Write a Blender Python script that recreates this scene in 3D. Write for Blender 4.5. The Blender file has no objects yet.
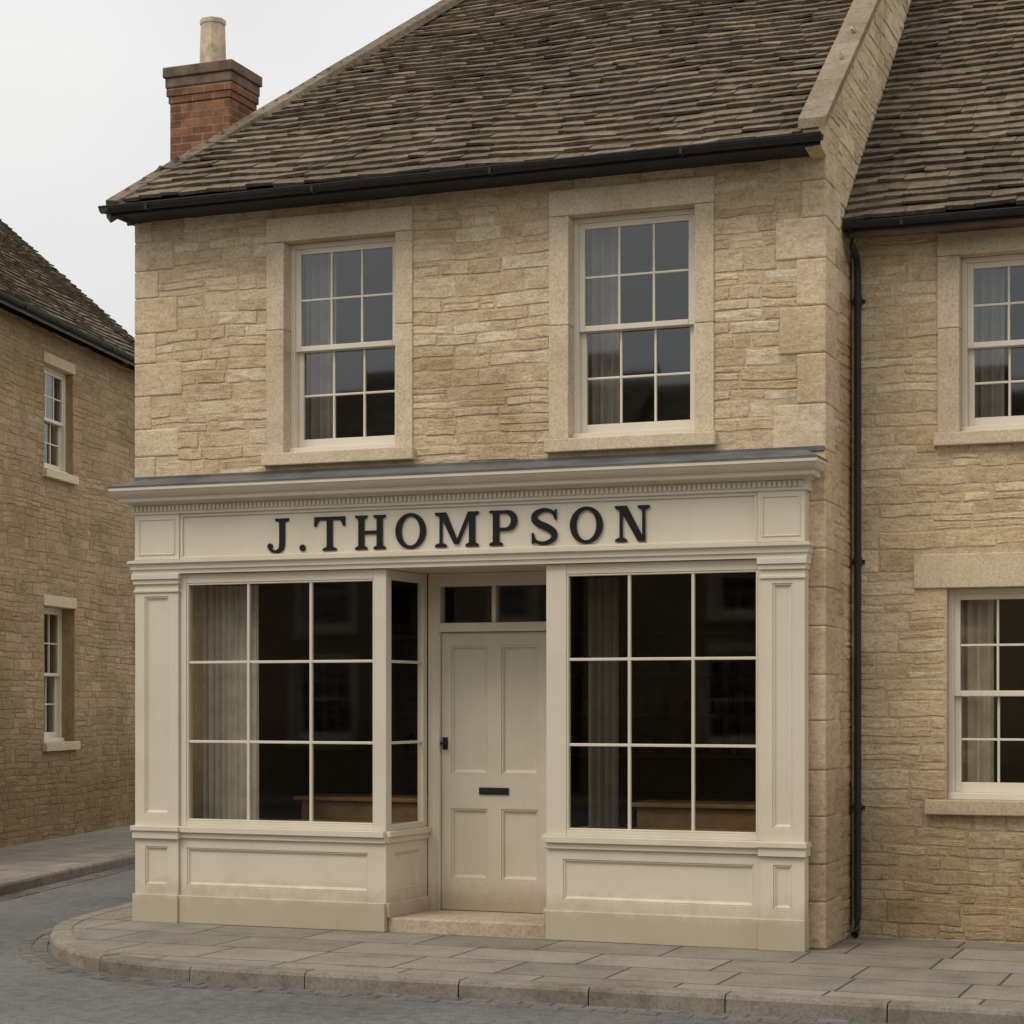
import bpy, bmesh, math, random
from mathutils import Vector
R = random.Random(7)
S = bpy.context.scene

# ------------------------------------------------------------------ mesh builder
class MB:
    def __init__(s): s.v=[]; s.f=[]
    def face(s,*p):
        i=len(s.v); s.v+= [tuple(q) for q in p]; s.f.append(tuple(range(i,i+len(p))))
    def add(s,vs,fs):
        i=len(s.v); s.v+=[tuple(q) for q in vs]; s.f+=[tuple(k+i for k in f) for f in fs]
    def box(s,u0,u1,v0,v1,w0,w1,mp):
        P=[mp(u,v,w) for w in (w0,w1) for v in (v0,v1) for u in (u0,u1)]
        s.add(P,[(0,1,3,2),(4,6,7,5),(0,4,5,1),(2,3,7,6),(0,2,6,4),(1,5,7,3)])
    def wbox(s,x0,x1,y0,y1,z0,z1):
        s.box(x0,x1,z0,z1,-y1,-y0,FRONT(0))
    def prism(s,pts,w0,w1,mp):
        n=len(pts); P=[mp(u,v,w0) for u,v in pts]+[mp(u,v,w1) for u,v in pts]
        s.add(P,[tuple(range(n)),tuple(range(n,2*n))]+[(i,(i+1)%n,n+(i+1)%n,n+i) for i in range(n)])
def FRONT(y): return lambda u,v,w:(u,y-w,v)
def SIDE(x): return lambda u,v,w:(x+w,u,v)
def LINE(a,b,z=0):
    d=Vector((b[0]-a[0],b[1]-a[1])); d.normalize(); n=Vector((d.y,-d.x))
    return lambda u,v,w:(a[0]+d.x*u+n.x*w,a[1]+d.y*u+n.y*w,z+v)
def finish(m,name,parent,mat,bevel=0,merge=False,smooth=False,seg=2,recalc=True):
    me=bpy.data.meshes.new(name); me.from_pydata(m.v,[],m.f)
    bm=bmesh.new(); bm.from_mesh(me)
    if merge: bmesh.ops.remove_doubles(bm,verts=bm.verts,dist=1e-4)
    if recalc: bmesh.ops.recalc_face_normals(bm,faces=bm.faces)
    bm.to_mesh(me); bm.free()
    o=bpy.data.objects.new(name,me); S.collection.objects.link(o)
    me.materials.append(mat)
    if smooth:
        for p in me.polygons: p.use_smooth=True
    if bevel:
        b=o.modifiers.new('bevel','BEVEL'); b.width=bevel; b.segments=seg; b.limit_method='ANGLE'; b.angle_limit=math.radians(40)
        b.harden_normals=False
    if parent: o.parent=parent
    return o
def empty(name,loc=(0,0,0),rz=0):
    e=bpy.data.objects.new(name,None); S.collection.objects.link(e); e.location=loc; e.rotation_euler=(0,0,rz)
    e.empty_display_size=.3; return e

# ------------------------------------------------------------------ materials
class NT:
    def __init__(s,name):
        s.m=bpy.data.materials.new(name); s.m.use_nodes=True; s.t=s.m.node_tree; s.n=s.t.nodes; s.b=s.n['Principled BSDF']
        s.tc=s.n.new('ShaderNodeTexCoord'); s.b.inputs['Specular IOR Level'].default_value=.3
    def link(s,a,b): s.t.links.new(a,b)
    def mapping(s,scale=(1,1,1),src=None,loc=(0,0,0)):
        m=s.n.new('ShaderNodeMapping'); m.inputs['Scale'].default_value=scale; m.inputs['Location'].default_value=loc
        s.link(src or s.tc.outputs['Object'],m.inputs['Vector']); return m.outputs[0]
    def noise(s,scale,detail=3,vec=None,rough=.6):
        n=s.n.new('ShaderNodeTexNoise'); n.inputs['Scale'].default_value=scale; n.inputs['Detail'].default_value=detail
        n.inputs['Roughness'].default_value=rough
        s.link(vec or s.tc.outputs['Object'],n.inputs['Vector']); return n.outputs['Fac']
    def ramp(s,fac,stops,interp='LINEAR'):
        r=s.n.new('ShaderNodeValToRGB'); r.color_ramp.interpolation=interp
        el=r.color_ramp.elements
        while len(el)<len(stops): el.new(.5)
        for e,(p,c) in zip(el,stops):
            e.position=p; e.color=(c,c,c,1) if not isinstance(c,tuple) else (*c,1)
        s.link(fac,r.inputs[0]); return r.outputs[0]
    def mix(s,a,b,fac=1,mode='MIX'):
        m=s.n.new('ShaderNodeMix'); m.data_type='RGBA'; m.blend_type=mode
        for sock,val in ((m.inputs[0],fac),(m.inputs[6],a),(m.inputs[7],b)):
            if hasattr(val,'links'): s.link(val,sock)
            elif isinstance(val,tuple): sock.default_value=(*val,1)
            else: sock.default_value=val if sock==m.inputs[0] else (val,val,val,1)
        return m.outputs[2]
    def math(s,op,a,b=0):
        m=s.n.new('ShaderNodeMath'); m.operation=op
        for sock,val in zip(m.inputs,(a,b)):
            if hasattr(val,'links'): s.link(val,sock)
            else: sock.default_value=val
        return m.outputs[0]
    def bump(s,h,strength=.4,dist=.01,prev=None):
        b=s.n.new('ShaderNodeBump'); b.inputs['Strength'].default_value=strength; b.inputs['Distance'].default_value=dist
        s.link(h,b.inputs['Height'])
        if prev: s.link(prev,b.inputs['Normal'])
        s.link(b.outputs[0],s.b.inputs['Normal']); return b.outputs[0]
    def island(s): return s.n.new('ShaderNodeNewGeometry').outputs['Random Per Island']
    def color(s,c): 
        if hasattr(c,'links'): s.link(c,s.b.inputs['Base Color'])
        else: s.b.inputs['Base Color'].default_value=(*c,1)
    def rough(s,r): s.b.inputs['Roughness'].default_value=r
    def zfac(s,z0,z1):
        sp=s.n.new('ShaderNodeSeparateXYZ'); s.link(s.tc.outputs['Object'],sp.inputs[0])
        mr=s.n.new('ShaderNodeMapRange'); mr.inputs[1].default_value=z0; mr.inputs[2].default_value=z1
        s.link(sp.outputs[2],mr.inputs[0]); return mr.outputs[0]

def stone(name,tones,var=1.0,bumpd=.012,streak=True,dirt=True,bs=.6,edge=.95):
    t=NT(name); rnd=t.island()
    c=t.ramp(rnd,[(i/(len(tones)-1),x) for i,x in enumerate(tones)])
    v=t.mapping((8,8,22) if streak else (8,8,8))
    n2=t.noise(1,4,v,.70)
    c=t.mix(c,t.ramp(n2,[(.28,(.62,.58,.52)),(.48,(1,1,1)),(.75,(1.2,1.2,1.22))]),.85*var,'MULTIPLY')
    n1=t.noise(.85,3,None,.65)
    c=t.mix(c,t.ramp(n1,[(.3,(.70,.65,.58)),(.5,(1,1,1)),(.75,(1.08,1.06,1.03))]),edge,'MULTIPLY')
    n3=t.noise(48,2,None,.8)
    c=t.mix(c,t.ramp(n3,[(.3,.62),(.5,1.0),(.7,1.16)]),.7,'MULTIPLY')
    if dirt:
        z=t.math('SUBTRACT',t.zfac(0,1.9),t.math('MULTIPLY',n1,.7))
        c=t.mix(c,t.ramp(z,[(0,(.56,.53,.48)),(.45,(1,1,1))]),.85,'MULTIPLY')
    t.color(c); t.rough(.95); t.b.inputs['Specular IOR Level'].default_value=.15
    b=t.bump(n2,bs,bumpd*1.6); t.bump(n3,.6,bumpd*.5,b)
    return t.m
RUB=stone('rubble_limestone',[(.615,.485,.32),(.53,.41,.258),(.655,.535,.37),(.49,.375,.232),(.63,.50,.335),(.565,.432,.268),(.67,.56,.40),(.585,.46,.295)])
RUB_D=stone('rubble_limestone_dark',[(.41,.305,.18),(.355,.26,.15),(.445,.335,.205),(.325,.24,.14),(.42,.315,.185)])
MORT=stone('lime_mortar',[(.55,.43,.285),(.55,.43,.285)],.8,.006,False)
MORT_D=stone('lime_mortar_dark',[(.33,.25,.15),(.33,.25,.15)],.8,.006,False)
ASH=stone('dressed_stone',[(.655,.54,.385),(.61,.50,.35),(.68,.565,.41),(.63,.52,.365)],.40,.003,False,bs=.3,edge=.7)
QUO=stone('quoin_stone',[(.63,.505,.34),(.58,.46,.30),(.665,.545,.38)],.8,.007,True,bs=.5)
COPE=stone('weathered_coping_stone',[(.27,.215,.15),(.225,.182,.128),(.30,.242,.172)],1,.008,False,False)
KERB=stone('kerb_stone',[(.235,.205,.165),(.20,.178,.148),(.265,.23,.185)],.9,.004,False,False)
STEP=stone('step_stone',[(.44,.36,.265),(.44,.36,.265)],.7,.003,False,False)
SETT=stone('granite_setts',[(.145,.135,.12),(.115,.108,.10),(.165,.152,.135),(.13,.122,.11)],.7,.005,False,False)

def slate():
    t=NT('stone_slates'); rnd=t.island()
    c=t.ramp(rnd,[(0,(.115,.09,.065)),(.25,(.155,.124,.092)),(.45,(.13,.104,.079)),(.65,(.178,.145,.108)),(.85,(.14,.112,.083)),(1,(.225,.187,.143))])
    n=t.noise(11,4,None,.72); c=t.mix(c,t.ramp(n,[(.3,.58),(.5,1),(.72,1.4)]),.9,'MULTIPLY')
    n1=t.noise(.9,3); c=t.mix(c,t.ramp(n1,[(.3,(.68,.67,.64)),(.6,(1.12,1.09,1.03))]),.85,'MULTIPLY')
    m=t.noise(24,2); c=t.mix(c,(.21,.19,.115),t.ramp(m,[(.58,0.0),(.72,.55)]))
    t.color(c); t.rough(.95); t.b.inputs['Specular IOR Level'].default_value=.15
    b=t.bump(n,.8,.016); return t.m
SLATE=slate()
def paint(name,col,rough=.42,d=.05):
    t=NT(name); n=t.noise(2.5,3); c=t.mix(col,t.ramp(n,[(.3,(1-d*1.3,1-d*1.6,1-d*2.1)),(.6,(1,1,1))]),1,'MULTIPLY')
    st=t.noise(1,3,t.mapping((30,30,2.2))); c=t.mix(c,t.ramp(st,[(.30,1-d),(.5,1.0)]),.45,'MULTIPLY')
    z=t.math('SUBTRACT',t.zfac(0,.5),t.math('MULTIPLY',t.noise(6,4,None,.7),.65))
    c=t.mix(c,t.ramp(z,[(0,(.62,.57,.48)),(.35,(1,1,1))]),.75,'MULTIPLY')
    t.color(c); t.rough(rough); t.bump(t.noise(22,2),.10,.002); return t.m
CREAM=paint('cream_gloss_paint',(.665,.595,.48))
DOORP=paint('door_paint',(.615,.55,.445))
WHITE=paint('window_paint',(.75,.685,.57))
def simple(name,col,rough=.6,metal=0,n=.15,scale=8,bump=True):
    t=NT(name); c=t.mix(col,t.ramp(t.noise(scale,3),[(.3,1-n),(.7,1+n)]),1,'MULTIPLY'); t.color(c); t.rough(rough)
    t.b.inputs['Metallic'].default_value=metal
    if bump: t.bump(t.noise(40,2),.1,.002)
    return t.m
IRON=simple('black_cast_iron',(.024,.023,.022),.5)
LETTER=simple('black_letter_paint',(.012,.012,.013),.35)
LEAD=simple('lead_sheet',(.115,.113,.112),.65,0,.35,3)
WOOD=simple('dark_wood',(.09,.05,.028),.5,0,.35,5)
OAK=simple('display_wood',(.33,.19,.085),.5,0,.3,5)
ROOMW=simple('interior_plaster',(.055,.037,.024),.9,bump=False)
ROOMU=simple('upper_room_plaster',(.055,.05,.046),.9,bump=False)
FLOORW=simple('floor_boards',(.09,.055,.032),.6,bump=False)
CURT=simple('curtain_cloth',(.62,.53,.40),.95,bump=False)
CURTG=simple('net_curtain',(.30,.28,.25),.95,bump=False)
CURTS=simple('pale_shop_curtain_cloth',(.52,.47,.40),.95,bump=False)
CURTD=simple('shop_curtain_cloth',(.13,.11,.09),.95,bump=False)
POT=simple('chimney_pot_clay',(.52,.42,.29),.85,0,.3,12)
CAPM=simple('chimney_cap_stone',(.16,.11,.078),.9,0,.4,9)
BRASS=simple('letterbox_black',(.02,.02,.02),.35)
def brick():
    t=NT('chimney_brick'); sp=t.n.new('ShaderNodeSeparateXYZ'); t.link(t.tc.outputs['Object'],sp.inputs[0])
    cb=t.n.new('ShaderNodeCombineXYZ'); t.link(t.math('ADD',sp.outputs[0],sp.outputs[1]),cb.inputs[0]); t.link(sp.outputs[2],cb.inputs[1])
    b=t.n.new('ShaderNodeTexBrick'); t.link(cb.outputs[0],b.inputs['Vector'])
    for k,v in (('Scale',1),('Brick Width',.19),('Row Height',.062),('Mortar Size',.006),('Mortar Smooth',.2),('Bias',-.1)): b.inputs[k].default_value=v
    b.inputs['Color1'].default_value=(.30,.13,.065,1); b.inputs['Color2'].default_value=(.14,.062,.038,1); b.inputs['Mortar'].default_value=(.25,.185,.13,1)
    c=t.mix(b.outputs['Color'],t.ramp(t.noise(9,5),[(.3,.5),(.6,1.15)]),.9,'MULTIPLY'); t.color(c); t.rough(.9)
    x=t.bump(t.math('SUBTRACT',1,b.outputs['Fac']),.6,.008); t.bump(t.noise(50,3),.4,.004,x); return t.m
BRICK=brick()
def glass(name,ior):
    # thin pane: same Fresnel reflectance from both faces
    t=NT(name); n=t.n; n.remove(t.b)
    tr=n.new('ShaderNodeBsdfTransparent'); tr.inputs[0].default_value=(.84,.84,.81,1)
    gl=n.new('ShaderNodeBsdfGlossy'); gl.inputs['Roughness'].default_value=.03; gl.inputs[0].default_value=(.95,.96,.97,1)
    fr=n.new('ShaderNodeFresnel'); bf=n.new('ShaderNodeNewGeometry').outputs['Backfacing']
    t.link(t.math('ADD',ior,t.math('MULTIPLY',bf,1/ior-ior)),fr.inputs[0])
    mx=n.new('ShaderNodeMixShader'); t.link(fr.outputs[0],mx.inputs[0]); t.link(tr.outputs[0],mx.inputs[1]); t.link(gl.outputs[0],mx.inputs[2])
    t.link(mx.outputs[0],n['Material Output'].inputs[0]); return t.m
GLASS=glass('window_glass',2.0); GLASS_S=glass('shop_window_glass',1.5); GLASS_R=glass('return_pane_glass',1.12)
def flags():
    t=NT('paving_flags'); v=t.mapping((1,1,1),None,(.3,.12,0))
    nz=t.n.new('ShaderNodeTexNoise'); nz.inputs['Scale'].default_value=.7; t.link(v,nz.inputs['Vector'])
    mv=t.n.new('ShaderNodeVectorMath'); mv.operation='MULTIPLY_ADD'; t.link(nz.outputs['Color'],mv.inputs[0]); mv.inputs[1].default_value=(.04,.04,0); t.link(v,mv.inputs[2])
    b=t.n.new('ShaderNodeTexBrick'); t.link(mv.outputs[0],b.inputs['Vector']); b.offset=.43; b.squash=.8; b.squash_frequency=3
    for k,x in (('Scale',1),('Brick Width',.86),('Row Height',.56),('Mortar Size',.009),('Mortar Smooth',.3),('Bias',0)): b.inputs[k].default_value=x
    b.inputs['Color1'].default_value=(.275,.238,.19,1); b.inputs['Color2'].default_value=(.205,.18,.148,1); b.inputs['Mortar'].default_value=(.075,.065,.052,1)
    c=t.mix(b.outputs['Color'],t.ramp(t.noise(2.6,6,None,.7),[(.3,.65),(.5,1),(.7,1.17)]),.9,'MULTIPLY')
    n=t.noise(45,2,None,.8)
    c=t.mix(c,t.ramp(n,[(.3,.66),(.6,1.12)]),.75,'MULTIPLY')
    t.color(c); t.rough(.85); x=t.bump(t.math('SUBTRACT',1,b.outputs['Fac']),.8,.008); t.bump(n,.4,.004,x); return t.m
FLAGS=flags()
def asphalt():
    t=NT('worn_asphalt'); c=t.ramp(t.noise(80,3,None,.85),[(.3,(.055,.053,.051)),(.5,(.112,.107,.101)),(.72,(.21,.20,.185))])
    c=t.mix(c,t.ramp(t.noise(.6,5),[(.3,.72),(.65,1.3)]),.9,'MULTIPLY')
    n=t.noise(12,4,None,.7)
    c=t.mix(c,t.ramp(n,[(.35,.74),(.6,1.16)]),.85,'MULTIPLY')
    t.color(c); t.rough(.88); t.bump(n,.5,.012); return t.m
ASPH=asphalt()
def grass():
    t=NT('grass_ground'); t.color(t.ramp(t.noise(3,4),[(.3,(.03,.05,.015)),(.7,(.07,.09,.03))])); t.rough(.95); return t.m
GRASS=grass()

# ------------------------------------------------------------------ builders
def grid_cells(u0,u1,v0,v1,holes):
    us=sorted({u0,u1}|{min(max(h[i],u0),u1) for h in holes for i in (0,1)}); vs=sorted({v0,v1}|{min(max(h[i],v0),v1) for h in holes for i in (2,3)})
    nu,nv=len(us)-1,len(vs)-1
    def solid(i,j):
        if not(0<=i<nu and 0<=j<nv): return False
        cu=(us[i]+us[i+1])/2; cv=(vs[j]+vs[j+1])/2
        return not any(h[0]<cu<h[1] and h[2]<cv<h[3] for h in holes)
    return us,vs,nu,nv,solid
def wall(m,u0,u1,v0,v1,holes,w0,w1,mp):
    us,vs,nu,nv,solid=grid_cells(u0,u1,v0,v1,holes)
    for i in range(nu):
        for j in range(nv):
            if not solid(i,j): continue
            a,b,c,d=us[i],us[i+1],vs[j],vs[j+1]
            for w in (w0,w1): m.face(mp(a,c,w),mp(b,c,w),mp(b,d,w),mp(a,d,w))
            if not solid(i-1,j): m.face(mp(a,c,w0),mp(a,d,w0),mp(a,d,w1),mp(a,c,w1))
            if not solid(i+1,j): m.face(mp(b,c,w0),mp(b,d,w0),mp(b,d,w1),mp(b,c,w1))
            if not solid(i,j-1): m.face(mp(a,c,w0),mp(b,c,w0),mp(b,c,w1),mp(a,c,w1))
            if not solid(i,j+1): m.face(mp(a,d,w0),mp(b,d,w0),mp(b,d,w1),mp(a,d,w1))
def panelled(m,u0,u1,v0,v1,panels,wf,wb,mp,depth=.022,mw=.028):
    us,vs,nu,nv,solid=grid_cells(u0,u1,v0,v1,panels)
    for i in range(nu):
        for j in range(nv):
            if solid(i,j): m.face(mp(us[i],vs[j],wf),mp(us[i+1],vs[j],wf),mp(us[i+1],vs[j+1],wf),mp(us[i],vs[j+1],wf))
    for p in panels:
        rings=[(0,0),(.002,.006),(.30,.004),(.45,.35),(.6,.8),(1,1.0)]
        rr=[(p[0]+a*mw,p[1]-a*mw,p[2]+a*mw,p[3]-a*mw,wf-b*depth) for k,(a,b) in enumerate(rings)]
        rr[1]=(p[0]+.001,p[1]-.001,p[2]+.001,p[3]-.001,wf-.008); rr[2]=(p[0]+mw*.35,p[1]-mw*.35,p[2]+mw*.35,p[3]-mw*.35,wf-.006)
        for a,b in zip(rr,rr[1:]):
            A=[(a[0],a[2]),(a[1],a[2]),(a[1],a[3]),(a[0],a[3])]; B=[(b[0],b[2]),(b[1],b[2]),(b[1],b[3]),(b[0],b[3])]
            for k in range(4):
                q=(k+1)%4; m.face(mp(*A[k],a[4]),mp(*A[q],a[4]),mp(*B[q],b[4]),mp(*B[k],b[4]))
        b=rr[-1]; m.face(mp(b[0],b[2],b[4]),mp(b[1],b[2],b[4]),mp(b[1],b[3],b[4]),mp(b[0],b[3],b[4]))
    o=[(u0,v0),(u1,v0),(u1,v1),(u0,v1)]
    for k in range(4):
        q=(k+1)%4; m.face(mp(*o[k],wf),mp(*o[q],wf),mp(*o[q],wb),mp(*o[k],wb))
    m.face(*[mp(*p,wb) for p in o])
def rubble(m,u0,u1,v0,v1,holes,mp,top=None,hmin=.055,hmax=.155,proud=.0075):
    v=v0; ph=R.uniform(0,9)
    wv=lambda u,v:.010*math.sin(u*1.9+v*1.7+ph)+.006*math.sin(u*4.7-v*2.3+ph*2)+.003*math.sin(u*13+v*9)
    while v<v1-.01:
        h=R.uniform(hmin,hmax); h=min(h,v1-v)
        if v1-(v+h)<.03: h=v1-v
        iv=[(u0,u1)]
        for H in holes:
            if H[2]<v+h*.62 and H[3]>v+h*.38:
                nv=[]
                for a,b in iv:
                    if H[1]<=a or H[0]>=b: nv.append((a,b))
                    else:
                        if H[0]-a>.02: nv.append((a,H[0]))
                        if b-H[1]>.02: nv.append((H[1],b))
                iv=nv
        for a,b in iv:
            u=a
            while u<b-.001:
                L=R.uniform(.09,.42)*(.65+h*4)
                if b-(u+L)<.09: L=b-u
                if top and v+h>top(u+L/2)-.0: u+=L; continue
                subs=[(v,h)]
                if h>.095 and R.random()<.38:
                    k=R.uniform(.38,.62); subs=[(v,h*k),(v+h*k,h*(1-k))]
                for vv,hh in subs:
                    g=R.uniform(.001,.004); w=R.uniform(.001,proud); ins=R.uniform(.004,.011)
                    x0,x1,z0,z1=u+g,u+L-g,vv+g,vv+hh-g
                    if len(subs)==2: x0+=R.uniform(-.004,.012); x1-=R.uniform(-.004,.012)
                    j=lambda s:R.uniform(-s,s)
                    nx=4 if L>.25 else (3 if L>.16 else 2)
                    base=[]
                    for k in range(nx): base.append((x0+(x1-x0)*k/nx+(j(.012) if k else j(.005)),z0+j(.006)))
                    base.append((x1+j(.006),z0+j(.007))); base.append((x1+j(.009),(z0+z1)/2))
                    for k in range(nx): base.append((x1-(x1-x0)*k/nx+(j(.012) if k else j(.006)),z1+j(.006)))
                    base.append((x0+j(.006),z1+j(.007))); base.append((x0+j(.009),(z0+z1)/2))
                    cx,cz=(x0+x1)/2+j(.02),(z0+z1)/2+j(.01)
                    hx,hz=max((x1-x0)/2,.01),max((z1-z0)/2,.01)
                    inn=[(cx+(p[0]-cx)*(1-min(ins/hx,.5)),cz+(p[1]-cz)*(1-min(ins/hz,.4))) for p in base]
                    n=len(base)
                    P=[mp(p[0],p[1]+wv(*p),-.004) for p in base]+[mp(p[0],p[1]+wv(*p),w+j(.002)) for p in inn]+[mp(cx,cz+wv(cx,cz),w+R.uniform(-.001,.003))]
                    m.add(P,[(k,(k+1)%n,n+(k+1)%n,n+k) for k in range(n)]+[(n+k,n+(k+1)%n,2*n) for k in range(n)])
                u+=L
        v+=h
def tiles(m,P0,a,b,L,ext,e0=.120,e1=.09,sag=.022):
    P0=Vector(P0); a=Vector(a).normalized(); b=Vector(b).normalized(); n=a.cross(b); n.normalize()
    if n.z<0: n=-n
    ph=R.uniform(0,9); t=0; k=0
    wav=lambda s,t:sag*(math.sin(s*.9+ph)*math.sin(t*1.1+ph*1.3)+.4*math.sin(s*2.7+t*1.9))
    while t<L:
        e=(e0+(e1-e0)*t/L)*R.uniform(.9,1.1); s0,s1=ext(t); s=s0-R.uniform(0,.1)
        rowj=R.uniform(-.006,.006); rp=R.uniform(0,6)
        while s<s1:
            w=R.uniform(.10,.28)*(1.15-.3*t/L); A=max(s,s0); B=min(s+w,s1)
            if B-A>.02:
                th=R.uniform(.018,.032); lo=t+rowj+R.uniform(-.010,.010)+.006*math.sin(s*2.1+rp); up=min(t+e*1.7,L+.02); g=.0015
                q=[]
                cr=R.uniform(-.006,.006); hh0=.046+R.uniform(-.005,.006)
                for (ss,tt,hh) in ((A+g,lo+R.uniform(-.006,.006),hh0+cr),(B-g,lo+R.uniform(-.006,.006),hh0-cr),(B-g,up,.006),(A+g,up,.006)):
                    q.append(P0+a*ss+b*tt+n*(hh+wav(ss,tt)))
                d=[p-n*th for p in q]
                m.add(q+d,[(0,1,2,3),(0,4,5,1),(1,5,6,2),(3,7,4,0)])
            s+=w
        t+=e
def pane_glass(m,u0,u1,v0,v1,w,mp,j=.0012):
    # flat pane, very slightly tilted like real puttied glass
    a=R.uniform(-j,j); b=R.uniform(-j,j)
    m.face(mp(u0,v0,w-a-b),mp(u1,v0,w+a-b),mp(u1,v1,w+a+b),mp(u0,v1,w-a+b))
def bars(m,g,u0,u1,v0,v1,nc,nr,w0,w1,mp,bw=.018,j=.0010):
    cu=[u0+(u1-u0)*i/nc for i in range(nc+1)]; cv=[v0+(v1-v0)*i/nr for i in range(nr+1)]
    for x in cu[1:-1]: m.box(x-bw/2,x+bw/2,v0,v1,w0,w1,mp)
    for z in cv[1:-1]: m.box(u0,u1,z-bw/2,z+bw/2,w0+.002,w1-.002,mp)
    for i in range(nc):
        for k in range(nr): pane_glass(g,cu[i],cu[i+1],cv[k],cv[k+1],(w0+w1)/2,mp,j)
def curtain(m,u0,u1,v0,v1,w,mp,amp=.02,per=.07):
    n=max(8,int((u1-u0)/.01)); ph=R.uniform(0,6); rows=5
    P=[]
    for j in range(rows+1):
        f=j/rows
        for i in range(n+1):
            u=u0+(u1-u0)*i/n
            P.append(mp(u,v0+(v1-v0)*f,w+amp*(math.sin(u*2*math.pi/per+ph)+.4*math.sin(u*2*math.pi/per*.37+f*1.5))))
    m.add(P,[(j*(n+1)+i,j*(n+1)+i+1,(j+1)*(n+1)+i+1,(j+1)*(n+1)+i) for j in range(rows) for i in range(n)])
def room(m,u0,u1,v0,v1,w0,w1,mp):
    A=lambda u,v,w:mp(u,v,w)
    m.face(A(u0,v0,w1),A(u1,v0,w1),A(u1,v1,w1),A(u0,v1,w1))
    m.face(A(u0,v0,w0),A(u0,v1,w0),A(u0,v1,w1),A(u0,v0,w1)); m.face(A(u1,v0,w0),A(u1,v1,w0),A(u1,v1,w1),A(u1,v0,w1))
    m.face(A(u0,v0,w0),A(u1,v0,w0),A(u1,v0,w1),A(u0,v0,w1)); m.face(A(u0,v1,w0),A(u1,v1,w0),A(u1,v1,w1),A(u0,v1,w1))
def sash_window(u0,u1,v0,v1,mp,parent,surr=.145,lint=.17,sill=.09,curt='L',tag='sash_window',sext=.0,lext=0,dep=.09,cm=None,jamb=True):
    f=MB(); g=MB(); s=MB(); c=MB(); r=MB()
    d=-dep
    f.box(u0,u0+.035,v0,v1,d-.10,d,mp); f.box(u1-.035,u1,v0,v1,d-.10,d,mp); f.box(u0+.035,u1-.035,v1-.035,v1,d-.10,d-.002,mp)
    f.box(u0+.001,u1-.001,v0,v0+.045,d-.10,d+.035,mp)
    a,b=u0+.035,u1-.035; vm=(v0+.045+v1-.035)/2; sw=.042
    w0,w1=d-.052,d-.016
    f.box(a,a+sw,vm-.02,v1-.035,w0,w1,mp); f.box(b-sw,b,vm-.02,v1-.035,w0,w1,mp)
    f.box(a+sw,b-sw,v1-.075,v1-.035,w0,w1-.002,mp); f.box(a+sw,b-sw,vm-.02,vm+.018,w0,w1+.002,mp)
    bars(f,g,a+sw,b-sw,vm+.018,v1-.075,3,2,w0+.006,w1-.006,mp,.016)
    w0,w1=d-.092,d-.056
    f.box(a,a+sw,v0+.045,vm+.016,w0,w1,mp); f.box(b-sw,b,v0+.045,vm+.016,w0,w1,mp)
    f.box(a+sw,b-sw,v0+.045,v0+.115,w0,w1-.002,mp); f.box(a+sw,b-sw,vm-.022,vm+.016,w0,w1-.003,mp)
    bars(f,g,a+sw,b-sw,v0+.115,vm-.022,3,2,w0+.006,w1-.006,mp,.016)
    if jamb and surr>.1:
        k=R.uniform(.4,.6)*(v1-v0)+v0
        s.box(u0-surr,u0,v0+.002,k,-.2,.018,mp); s.box(u0-surr,u0,k+.002,v1,-.2,.017,mp)
        k=R.uniform(.35,.65)*(v1-v0)+v0
        s.box(u1,u1+surr*.93,v0+.002,k,-.2,.017,mp); s.box(u1,u1+surr*.93,k+.002,v1,-.2,.018,mp)
    s.box(u0-surr-lext,u1+surr*.93+lext,v1+.002,v1+lint,-.2,.020,mp)
    s.box(u0-surr-.02-sext,u1+surr+.01+sext,v0-sill,v0,-.2,.062,mp)
    if curt in('L','B'): curtain(c,u0+.03,u0+.03+(u1-u0)*.27,v0+.05,v1-.03,d-.2,mp)
    if curt in('R','B'): curtain(c,u1-.03-(u1-u0)*.2,u1-.03,v0+.05,v1-.03,d-.2,mp)
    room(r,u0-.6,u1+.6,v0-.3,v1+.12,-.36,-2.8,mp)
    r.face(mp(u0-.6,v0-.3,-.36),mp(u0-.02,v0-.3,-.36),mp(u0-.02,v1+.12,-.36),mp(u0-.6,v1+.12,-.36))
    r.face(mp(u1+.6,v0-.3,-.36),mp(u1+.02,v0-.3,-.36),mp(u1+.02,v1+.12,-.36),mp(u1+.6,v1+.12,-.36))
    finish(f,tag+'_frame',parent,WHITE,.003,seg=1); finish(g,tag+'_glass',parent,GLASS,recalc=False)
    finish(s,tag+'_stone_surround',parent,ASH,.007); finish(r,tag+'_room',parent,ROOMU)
    if c.v: finish(c,tag+'_curtain',parent,cm or CURTG,smooth=True)
def gutter(m,x0,x1,y,z,mp,r=.045):
    N=8; A=[(y-r*math.cos(math.pi*i/N),z-r*math.sin(math.pi*i/N)) for i in range(N+1)]
    B=[(y-(r-.006)*math.cos(math.pi*i/N),z-(r-.006)*math.sin(math.pi*i/N)) for i in range(N+1)]
    for P in (A,B):
        m.add([mp(x,q[1],-q[0]) for x in (x0,x1) for q in P],[(i,i+1,N+2+i,N+1+i) for i in range(N)])
    for x in (x0,x1): m.face(*[mp(x,q[1],-q[0]) for q in A])
    m.box(x0,x1,z-.003,z+.006,-(y-r)-.006,-(y-r)+.004,mp)
    m.box(x0,x1,z-.003,z+.006,-(y+r)-.004,-(y+r)+.006,mp)
    x=x0+.4
    while x<x1:
        m.box(x-.010,x+.010,z-r-.003,z+.004,-(y+r)-.003,-(y-r)+.002,mp); x+=1.35
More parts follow.
